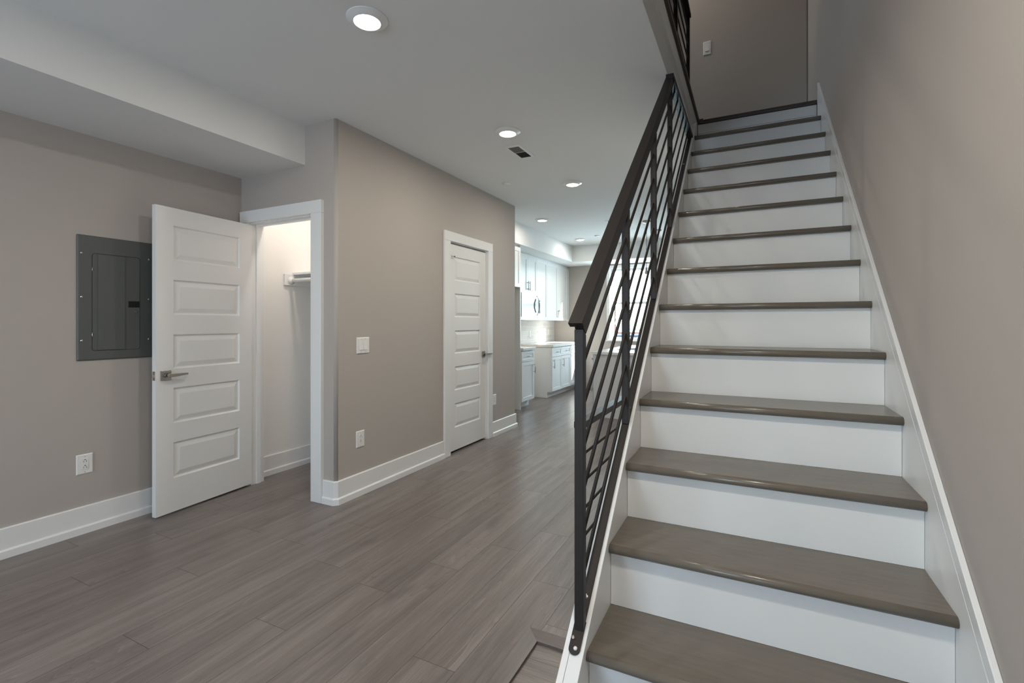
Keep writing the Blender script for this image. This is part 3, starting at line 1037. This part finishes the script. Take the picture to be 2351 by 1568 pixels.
can_light((-0.05, 0.42, CEIL), 'round recessed ceiling light over the entry at the stair foot', ENTRY_CAN_W)
can_light((-0.95, 4.55, UC), 'round recessed ceiling light upstairs beyond the landing railing', UPPER_CAN_W, UPPER_CAN_COL)
can_light((-3.10, 2.80, CEIL), 'round recessed ceiling light inside the closet', CLOSET_W, CLOSET_COL)

# ------------------------------------------------------------------ ceiling vents, round covers, pendants
def vent(loc, label, w=0.135, l=0.305):
    t = thing('ceiling_vent', label, 'air vent', loc)
    mb = MB()
    q = lambda i, z: [(-w / 2 + i, -l / 2 + i, z), (w / 2 - i, -l / 2 + i, z), (w / 2 - i, l / 2 - i, z), (-w / 2 + i, l / 2 - i, z)]
    loops(mb.bm, [q(0, -0.0003), q(0, -0.003), q(0.006, -0.007), q(0.020, -0.007), q(0.020, -0.0004)])
    mb.build('frame', M['plastic'], t)
    mb = MB(); mb.box(-w / 2 + 0.019, w / 2 - 0.019, -l / 2 + 0.019, l / 2 - 0.019, -0.0014, -0.0004); mb.build('duct_shadow', M['grille'], t)
    for s in (-1, 1):
        mb = MB()
        n = 13
        h = l / 2 - 0.022
        for k in range(n):
            y = s * (0.004 + h * (k + 0.5) / n)
            mb.prism([(y - 0.0032 * s, -0.0065), (y + 0.0032 * s, -0.0020), (y + 0.0032 * s + 0.0007, -0.0020), (y - 0.0032 * s + 0.0007, -0.0065)], 'X', -w / 2 + 0.020, w / 2 - 0.020)
        mb.build('louvers', M['grille'], t)
    mb = MB(); mb.box(-w / 2 + 0.020, w / 2 - 0.020, -0.0022, 0.0022, -0.0068, -0.0016); mb.build('divider', M['plastic'], t)
    return t
vent((-1.757, 3.668, CEIL), 'white rectangular ceiling vent beside the second recessed light')
vent((-1.79, 6.83, CEIL), 'white rectangular ceiling vent near the kitchen partly behind the handrail')
for (x, y), lab in (((-2.285, 4.435), 'small white round sprinkler cover on the ceiling near the hall door'), ((-2.299, 7.764), 'small white round sprinkler cover on the kitchen ceiling by the last light')):
    mb = MB(); mb.lathe([(0.043, -0.0004), (0.043, -0.005), (0.040, -0.009), (0.001, -0.0095)], n=36)
    o = mb.build('sprinkler_cover', M['plastic'])
    o.location = (x, y, CEIL)
    tag(o, lab, 'sprinkler cover')

def pendant(loc, label):
    t = thing('pendant_light', label, 'pendant light', loc)
    mb = MB(); mb.lathe([(0.058, -0.0004), (0.058, -0.012), (0.050, -0.020), (0.008, -0.024), (0.006, -0.032), (0.001, -0.032)], n=32); mb.build('canopy', M['nickel'], t)
    mb = MB(); mb.tube([(0, 0, -0.03), (0.002, 0, -0.25), (-0.002, 0.002, -0.45), (0, 0, -0.665)], 0.0032, 8); mb.build('cord', M['black'], t)
    mb = MB(); mb.lathe([(0.004, -0.655), (0.009, -0.665), (0.011, -0.69), (0.021, -0.705), (0.024, -0.725), (0.024, -0.745), (0.018, -0.755), (0.001, -0.755)], n=24); mb.build('socket', M['nickel'], t)
    mb = MB(); mb.lathe([(0.012, -0.756), (0.014, -0.772), (0.028, -0.80), (0.032, -0.825), (0.026, -0.85), (0.010, -0.868), (0.001, -0.872)], n=24); b = mb.build('bulb', M['glass'], t)
    mb = MB()
    mb.tube([(0.006 * cos(k), 0.006 * sin(k), -0.775 - 0.006 * k) for k in range(12)], 0.0016, 6); mb.build('filament', M['filament'], b)
    return t
pendant((-1.345, 6.98, CEIL), 'bare bulb pendant light seen through the stair rods in front of the window')
pendant((-1.314, 7.714, CEIL), 'second bare bulb pendant light farther back behind the stair rods')

# ------------------------------------------------------------------ kitchen: cabinets along the left wall
def shaker(bm, x0, x1, z0, z1, y, d):
    rings = [(0, 0), (0.001, -0.0075)]
    vs = []
    for ins, dep in rings:
        vs.append([bm.verts.new((x, y + d * dep, z)) for x, z in ((x0 + ins, z0 + ins), (x1 - ins, z0 + ins), (x1 - ins, z1 - ins), (x0 + ins, z1 - ins))])
    for k in range(4):
        bm.faces.new([vs[0][k], vs[0][(k + 1) % 4], vs[1][(k + 1) % 4], vs[1][k]])
    bm.faces.new(vs[-1])
def front(parent, name, x, y0, y1, z0, z1, fr=0.055):
    """shaker front on plane x (facing +X): y0..y1"""
    w, h = y1 - y0, z1 - z0
    m = leaf_mesh(w, h, 0.019, fr, fr, [(fr, h - fr)], shaker)
    bmesh.ops.transform(m.bm, matrix=Matrix.Translation((x + 0.019, y1, z0)) @ Matrix.Rotation(-pi / 2, 4, 'Z'), verts=m.bm.verts)
    return m.build(name, M['cab'], parent, 0.001)
def pull(parent, x, p0, p1):
    mb = MB()
    a, b = Vector((x + 0.032, *p0)), Vector((x + 0.032, *p1))
    mb.tube([a, b], 0.0055, 10)
    for f in (0.16, 0.84):
        c = a.lerp(b, f)
        mb.tube([(x, c.y, c.z), (x + 0.032, c.y, c.z)], 0.004, 8)
    return mb.build('handle', M['nickel'], parent)

XBF, XUF = -3.075, -3.365      # carcass fronts of base and wall cabinets
BX = XL + 0.001
def base_cab(label, y0, y1, doors, end_panel=False):
    t = thing('base_cabinet', label, 'kitchen cabinet', (0, 0, 0))
    mb = MB()
    mb.prism([(BX, 0.001), (XBF - 0.075, 0.001), (XBF - 0.075, 0.10), (XBF, 0.10), (XBF, 0.874), (BX, 0.874)], 'Y', y0 + 0.0005, y1 - 0.0005)
    mb.build('carcass', M['cab'], t)
    w = (y1 - y0) / doors
    for k in range(doors):
        a, b = y0 + w * k + 0.003, y0 + w * (k + 1) - 0.003
        dr = front(t, 'drawer', XBF + 0.001, a, b, 0.705, 0.862, 0.04)
        pull(dr, XBF + 0.020, ((a + b) / 2 - 0.065, 0.783), ((a + b) / 2 + 0.065, 0.783))
        dd = front(t, 'door', XBF + 0.001, a, b, 0.112, 0.698)
        hy = b - 0.030 if (k % 2 == 0 and doors == 1) else (a + 0.030)
        pull(dd, XBF + 0.020, (hy, 0.51), (hy, 0.665))
    return t
base_cab('narrow white base cabinet nearest the fridge gap', 6.440, 6.895, 1)
base_cab('white base cabinet with two doors right of the empty range gap', 7.655, 8.575, 2)
base_cab('white base cabinet in the sunlit far corner of the kitchen', 8.577, 9.298, 1)
def counter(label, y0, y1):
    mb = MB(); mb.box(XL + 0.013, XBF + 0.045, y0, y1, 0.8745, 0.915, 0.003)
    tag(mb.build('countertop', M['counter']), label, 'countertop')
counter('short white quartz countertop on the narrow base cabinet', 6.438, 6.897)
counter('long white quartz countertop running to the far kitchen wall', 7.640, 9.298)

def wall_cab(label, y0, y1, z0, z1, doors, xf=XUF, handles=None):
    t = thing('wall_cabinet', label, 'kitchen cabinet', (0, 0, 0))
    mb = MB(); mb.box(BX, xf, y0 + 0.0005, y1 - 0.0005, z0, z1); mb.build('carcass', M['cab'], t)
    w = (y1 - y0) / doors
    for k in range(doors):
        a, b = y0 + w * k + 0.002, y0 + w * (k + 1) - 0.002
        dd = front(t, 'door', xf + 0.001, a, b, z0 + 0.002, z1 - 0.004)
        hy = (b - 0.030) if (doors == 2 and k == 0) else (a + 0.030)
        if handles != 'none':
            pull(dd, xf + 0.020, (hy, z0 + 0.045), (hy, z0 + 0.045 + 0.155))
    return t
wall_cab('deep white cabinet above the empty fridge space', 5.50, 6.418, 1.815, 2.405, 2, -3.085)
wall_cab('narrow white wall cabinet left of the microwave', 6.440, 6.895, 1.338, 2.405, 1)
wall_cab('white two-door wall cabinet directly above the microwave', 6.897, 7.665, 1.785, 2.405, 2)
wall_cab('white single-door wall cabinet right of the microwave', 7.667, 8.135, 1.338, 2.405, 1, handles='none')
wall_cab('white two-door wall cabinet in the far kitchen corner', 8.137, 9.215, 1.338, 2.405, 2)
mb = MB(); mb.box(BX, XUF + 0.018, 9.216, YF - 0.001, 1.338, 2.405)
struct(mb.build('trim_7', M['cab']), 'white filler strip between the corner wall cabinet and the far wall')
mb = MB(); mb.box(BX, XUF - 0.01, 6.44, YF - 0.001, 2.4055, 2.4395)
mb.box(BX, -3.10, 5.50, 6.418, 2.4055, 2.4395)
struct(mb.build('trim_8', M['cab']), 'white filler between the wall cabinets and the soffit')
mb = MB(); mb.box(BX, -3.072, 6.4185, 6.4375, 0.001, 2.4395)
tag(mb.build('fridge_side_panel', M['cab']), 'tall white side panel beside the empty fridge space', 'cabinet panel')
# tile backsplash
mb = MB(); mb.box(XL + 0.0005, XL + 0.010, 6.440, YF - 0.001, 0.9155, 1.3375)
struct(mb.build('wall_backsplash', M['tile']))
for y, z, lab in ((8.07, 1.085, 'white outlet on the backsplash left of the sun streak'), (8.98, 1.105, 'white outlet on the backsplash near the far corner')):
    outlet((XL + 0.0102, y, z), EAST, lab, 0.076, 0.118)

# microwave over the empty range gap
mw = thing('microwave', 'stainless over-the-range microwave under the wall cabinet', 'microwave', (0, 0, 0))
my0, my1, mz0, mz1, mxf = 6.900, 7.662, 1.352, 1.782, -3.300
mb = MB(); mb.box(BX + 0.001, mxf, my0, my1, mz0, mz1, 0.003); mb.build('body', M['stainless'], mw)
mb = MB(); mb.box(mxf, mxf + 0.028, my0, my1 - 0.135, mz0 + 0.035, mz1 - 0.002, 0.003); dd = mb.build('door', M['stainless'], mw)
mb = MB(); mb.box(mxf + 0.028, mxf + 0.030, my0 + 0.012, my1 - 0.185, mz0 + 0.110, mz1 - 0.085, 0.0008); mb.build('window', M['glassblack'], dd)
mb = MB()
yc = my1 - 0.165
mb.tube([(mxf + 0.028 + 0.055 * sin(pi * k / 14), yc, mz0 + 0.06 + (mz1 - mz0 - 0.09) * k / 14) for k in range(15)], [0.006 + 0.005 * sin(pi * k / 14) for k in range(15)], 12)
mb.build('handle', M['chrome'], dd)
mb = MB(); mb.box(mxf, mxf + 0.026, my1 - 0.132, my1, mz0 + 0.035, mz1 - 0.002, 0.003); cp = mb.build('control_panel', M['stainless'], mw)
mb = MB(); mb.box(mxf + 0.026, mxf + 0.0275, my1 - 0.120, my1 - 0.012, mz0 + 0.10, mz1 - 0.10, 0.0006); kp = mb.build('keypad', M['glassblack'], cp)
mb = MB(); mb.box(mxf - 0.10, mxf + 0.010, my0 + 0.01, my1 - 0.01, mz0 - 0.012, mz0 + 0.0330, 0.002); mb.build('vent_lip', M['stainless'], mw)
ml = add_light('cooktop_lamp', 'AREA', (-3.48, 7.28, mz0 - 0.02), 1.6, (1.0, 0.82, 0.62), mw, shape='RECTANGLE', size=0.12, size_y=0.3)

# ------------------------------------------------------------------ island with sink, faucet and dishwasher
IX0, IX1, IY0, IY1 = -1.935, -0.90, 6.375, 8.55
isl = thing('kitchen_island', 'light grey kitchen island behind the stair railing', 'kitchen island', (0, 0, 0))
mb = MB(); mb.box(IX0 + 0.02, IX1, IY0 + 0.02, IY1, 0.001, 0.862); mb.build('carcass', M['island'], isl)
mb = MB(); mb.box(IX0, IX1 + 0.002, IY0, IY0 + 0.0195, 0.001, 0.862, 0.001); mb.build('end_panel', M['island'], isl)
mb = MB(); mb.box(IX0 + 0.002, IX0 + 0.03, IY0 - 0.004, IY0 - 0.0002, 0.001, 0.862); mb.build('corner_strip', M['island'], isl)
# countertop with a cut-out for the sink
sx0, sx1, sy0, sy1 = -1.80, -1.36, 6.95, 7.65
mb = MB()
for (a, b, c, d) in ((IX0 - 0.035, sx0, IY0 - 0.035, IY1 + 0.03), (sx1, IX1 + 0.25, IY0 - 0.035, IY1 + 0.03), (sx0, sx1, IY0 - 0.035, sy0), (sx0, sx1, sy1, IY1 + 0.03)):
    mb.box(a, b, c, d, 0.8625, 0.895)
ct = mb.build('countertop', M['counter'])
tag(ct, 'white quartz island countertop around the sink', 'countertop')
mb = MB()
q = lambda i, z: [(sx0 + i, sy0 + i, z), (sx1 - i, sy0 + i, z), (sx1 - i, sy1 - i, z), (sx0 + i, sy1 - i, z)]
V = loops(mb.bm, [q(0.001, 0.8950), q(-0.012, 0.8965), q(-0.012, 0.8985), q(0.006, 0.8980), q(0.008, 0.875), q(0.03, 0.865)])
mb.bm.faces.new(V[-1])
sk = mb.build('sink', M['stainless'])
tag(sk, 'stainless sink set in the island countertop', 'sink')
fc = thing('faucet', 'bronze gooseneck faucet on the island seen against the window', 'faucet', (-1.325, 7.30, 0.8952))
mb = MB()
path = [(0, 0, 0), (0, 0, 0.26)] + [(-0.09 + 0.09 * cos(radians(a)), 0, 0.26 + 0.09 * sin(radians(a))) for a in range(15, 181, 15)] + [(-0.18, 0, 0.20)]
mb.tube(path, 0.0115, 12); mb.build('spout', M['copper'], fc)
mb = MB(); mb.lathe([(0.028, 0.0), (0.028, 0.006), (0.018, 0.02), (0.018, 0.05), (0.001, 0.05)], n=24); mb.build('base', M['copper'], fc)
mb = MB(); mb.tube([(0.015, 0, 0.04), (0.05, 0, 0.05), (0.085, 0, 0.075)], 0.006, 10); mb.build('handle', M['copper'], fc)
dw = thing('dishwasher', 'dark fronted dishwasher on the kitchen side of the island', 'dishwasher', (0, 0, 0))
mb = MB(); mb.box(IX0 - 0.022, IX0 - 0.002, IY0 + 0.03, IY0 + 0.63, 0.105, 0.855, 0.003); mb.build('door', M['stainless'], dw)
mb = MB()
mb.tube([(IX0 - 0.055, IY0 + 0.07, 0.79), (IX0 - 0.055, IY0 + 0.59, 0.79)], 0.011, 12)
mb.tube([(IX0 - 0.022, IY0 + 0.10, 0.79), (IX0 - 0.055, IY0 + 0.10, 0.79)], 0.008, 10)
mb.tube([(IX0 - 0.022, IY0 + 0.56, 0.79), (IX0 - 0.055, IY0 + 0.56, 0.79)], 0.008, 10)
mb.build('handle', M['stainless'], dw)
mb = MB(); mb.box(IX0 - 0.001, IX0 + 0.019, IY0 + 0.03, IY0 + 0.63, 0.002, 0.10); mb.build('toe_kick', M['black'], dw)

# ------------------------------------------------------------------ windows
def window(name, x0, x1, z0, z1, y, out, casing_w, label, mid=True):
    """double-hung window in a Y wall; out=+1 outside is +Y. y = inner wall face"""
    t = bpy.data.objects.new(name, None)
    COL.objects.link(t)
    struct(t, label)
    yi, yo = y + out * 0.075, y + out * 0.125
    a, b = sorted((yi, yo))
    f = 0.055
    mb = MB()
    mb.box(x0, x0 + f, a, b, z0, z1); mb.box(x1 - f, x1, a, b, z0, z1)
    mb.box(x0 + f, x1 - f, a, b, z0, z0 + f); mb.box(x0 + f, x1 - f, a, b, z1 - f, z1)
    if mid:
        zm = z0 + (z1 - z0) * 0.515
        mb.box(x0 + f, x1 - f, a, b, zm - 0.022, zm + 0.022)
    mb.build('window_frame', M['white'], t, 0.002)
    ym = (a + b) / 2
    mb = MB(); mb.box(x0 + f - 0.004, x1 - f + 0.004, ym - 0.003, ym + 0.003, z0 + f - 0.004, z1 - f + 0.004); mb.build('pane', M['glass'], t)
    # reveal lining
    c, d = sorted((y, yi))
    mb = MB()
    mb.box(x0, x0 + 0.008, c, d, z0, z1); mb.box(x1 - 0.008, x1, c, d, z0, z1); mb.box(x0 + 0.008, x1 - 0.008, c, d, z1 - 0.008, z1)
    mb.build('reveal', M['white'], t)
    if casing_w:
        c, d = sorted((y - out * 0.0005, y - out * 0.018))
        mb = MB()
        mb.box(x0 - casing_w, x0, c, d, z0 - 0.0, z1 + casing_w); mb.box(x1, x1 + casing_w, c, d, z0, z1 + casing_w); mb.box(x0, x1, c, d, z1, z1 + casing_w)
        mb.build('casing', M['white'], t)
    c, d = sorted((y - out * 0.035, yi))
    mb = MB(); mb.box(x0 - casing_w, x1 + casing_w, c, y if out > 0 else d, z0 - 0.022, z0) if False else None
    mb.box(x0 - casing_w - 0.01, x1 + casing_w + 0.01, *sorted((y - out * 0.0006, y - out * 0.04)), z0 - 0.024, z0 - 0.0005)
    mb.build('sill', M['white'], t)
    return t
window('window_1', KW[0], KW[1], KW[2], KW[3], YF, 1, 0.055, 'bright double-hung kitchen window behind the stair railing')
window('window_2', FW[0], FW[1], FW[2], FW[3], YB, -1, 0.09, 'front window behind the camera')
window('window_3', EW[0], EW[1], EW[2], EW[3], YB, -1, 0.07, 'tall glazed entry light behind the camera', mid=False)


def side_window(name, x0, x1, win, label):
    w = bpy.data.objects.new(name, None)
    COL.objects.link(w)
    struct(w, label)
    mb = MB()
    ya, yb, za, zb = win
    ym = (ya + yb) / 2
    for q in ((ya, ya + 0.05, za, zb), (yb - 0.05, yb, za, zb), (ya + 0.05, yb - 0.05, za, za + 0.05), (ya + 0.05, yb - 0.05, zb - 0.05, zb), (ym - 0.02, ym + 0.02, za + 0.05, zb - 0.05)):
        mb.box(x0, x1, *q)
    mb.build('window_frame', M['white'], w, 0.002)
    xm = (x0 + x1) / 2
    mb = MB(); mb.box(xm - 0.003, xm + 0.003, ya + 0.046, yb - 0.046, za + 0.046, zb - 0.046); mb.build('pane', M['glass'], w)
side_window('added_window_4', XL - 0.10, XL - 0.05, UFILL_HOLE, 'unseen upstairs window added in the left wall for soft fill light')  # invented window, built only to carry the upstairs fill

# ------------------------------------------------------------------ outside the kitchen window
GZ = -0.65
mb = MB(); mb.box(-60, 60, YF + 0.6, 120, GZ - 0.1, GZ)
struct(mb.build('ground', M['asphalt']))
fn = thing('wooden_fence', 'reddish board fence outside the kitchen window', 'fence', (0, 30, GZ))
mb = MB()
x = -16.0
while x < 4.0:
    mb.box(x, x + 0.145, 0, 0.02, 0.001, 1.85 + 0.02 * random.random())
    x += 0.15
mb.build('boards', M['fence'], fn)
mb = MB()
for z in (0.4, 1.5):
    mb.box(-16, 4, 0.0205, 0.06, z, z + 0.09)
mb.build('rails', M['fence'], fn)
car = thing('car', 'blue car parked outside the kitchen window', 'car', (-4.9, 20.0, GZ))
mb = MB()
side = [(-2.2, 0.35), (-2.25, 0.75), (-1.9, 0.92), (-1.2, 0.98), (-0.6, 1.46), (0.9, 1.48), (1.6, 1.0), (2.15, 0.9), (2.25, 0.45), (2.1, 0.3)]
mb.prism(side, 'Y', -0.85, 0.85)
mb.build('body', M['carpaint'], car, 0.06, 3)
for sgn in (-1, 1):
    mb = MB(); mb.prism([(-1.05, 1.0), (-0.55, 1.40), (0.85, 1.41), (1.40, 1.0)], 'Y', sgn * 0.851, sgn * 0.858); mb.build('side_window', M['glassblack'], car)
    for wx in (-1.4, 1.35):
        mb = MB(); mb.lathe([(0.0, sgn * 0.70), (0.33, sgn * 0.70), (0.33, sgn * 0.88), (0.22, sgn * 0.89), (0.0, sgn * 0.89)], (wx, 0, 0.331), 24, 'Y'); mb.build('wheel', M['black'], car)
def tree(loc, h, seed):
    r = random.Random(seed)
    t = thing('bare_tree', 'bare leafless tree standing beyond the fence outside the window', 'tree', loc, 0, 'bare trees beyond the fence')
    mb = MB()
    def br(p, d, L, rad, n):
        q = p + d * L
        mb.tube([p, p.lerp(q, 0.5) + Vector((r.uniform(-1, 1), r.uniform(-1, 1), 0)) * L * 0.04, q], [rad, rad * 0.8, rad * 0.6], 5)
        if n:
            for _ in range(3):
                e = (d + Vector((r.uniform(-0.8, 0.8), r.uniform(-0.8, 0.8), r.uniform(0.0, 0.4)))).normalized()
                br(q, e, L * 0.68, rad * 0.6, n - 1)
    br(Vector((0, 0, 0)), Vector((0, 0, 1)), h * 0.32, 0.13, 4)
    mb.build('branches', M['bark'], t)
    return t
tree((-10.5, 40, GZ), 5.0, 3)
tree((-7.6, 42, GZ), 4.6, 8)
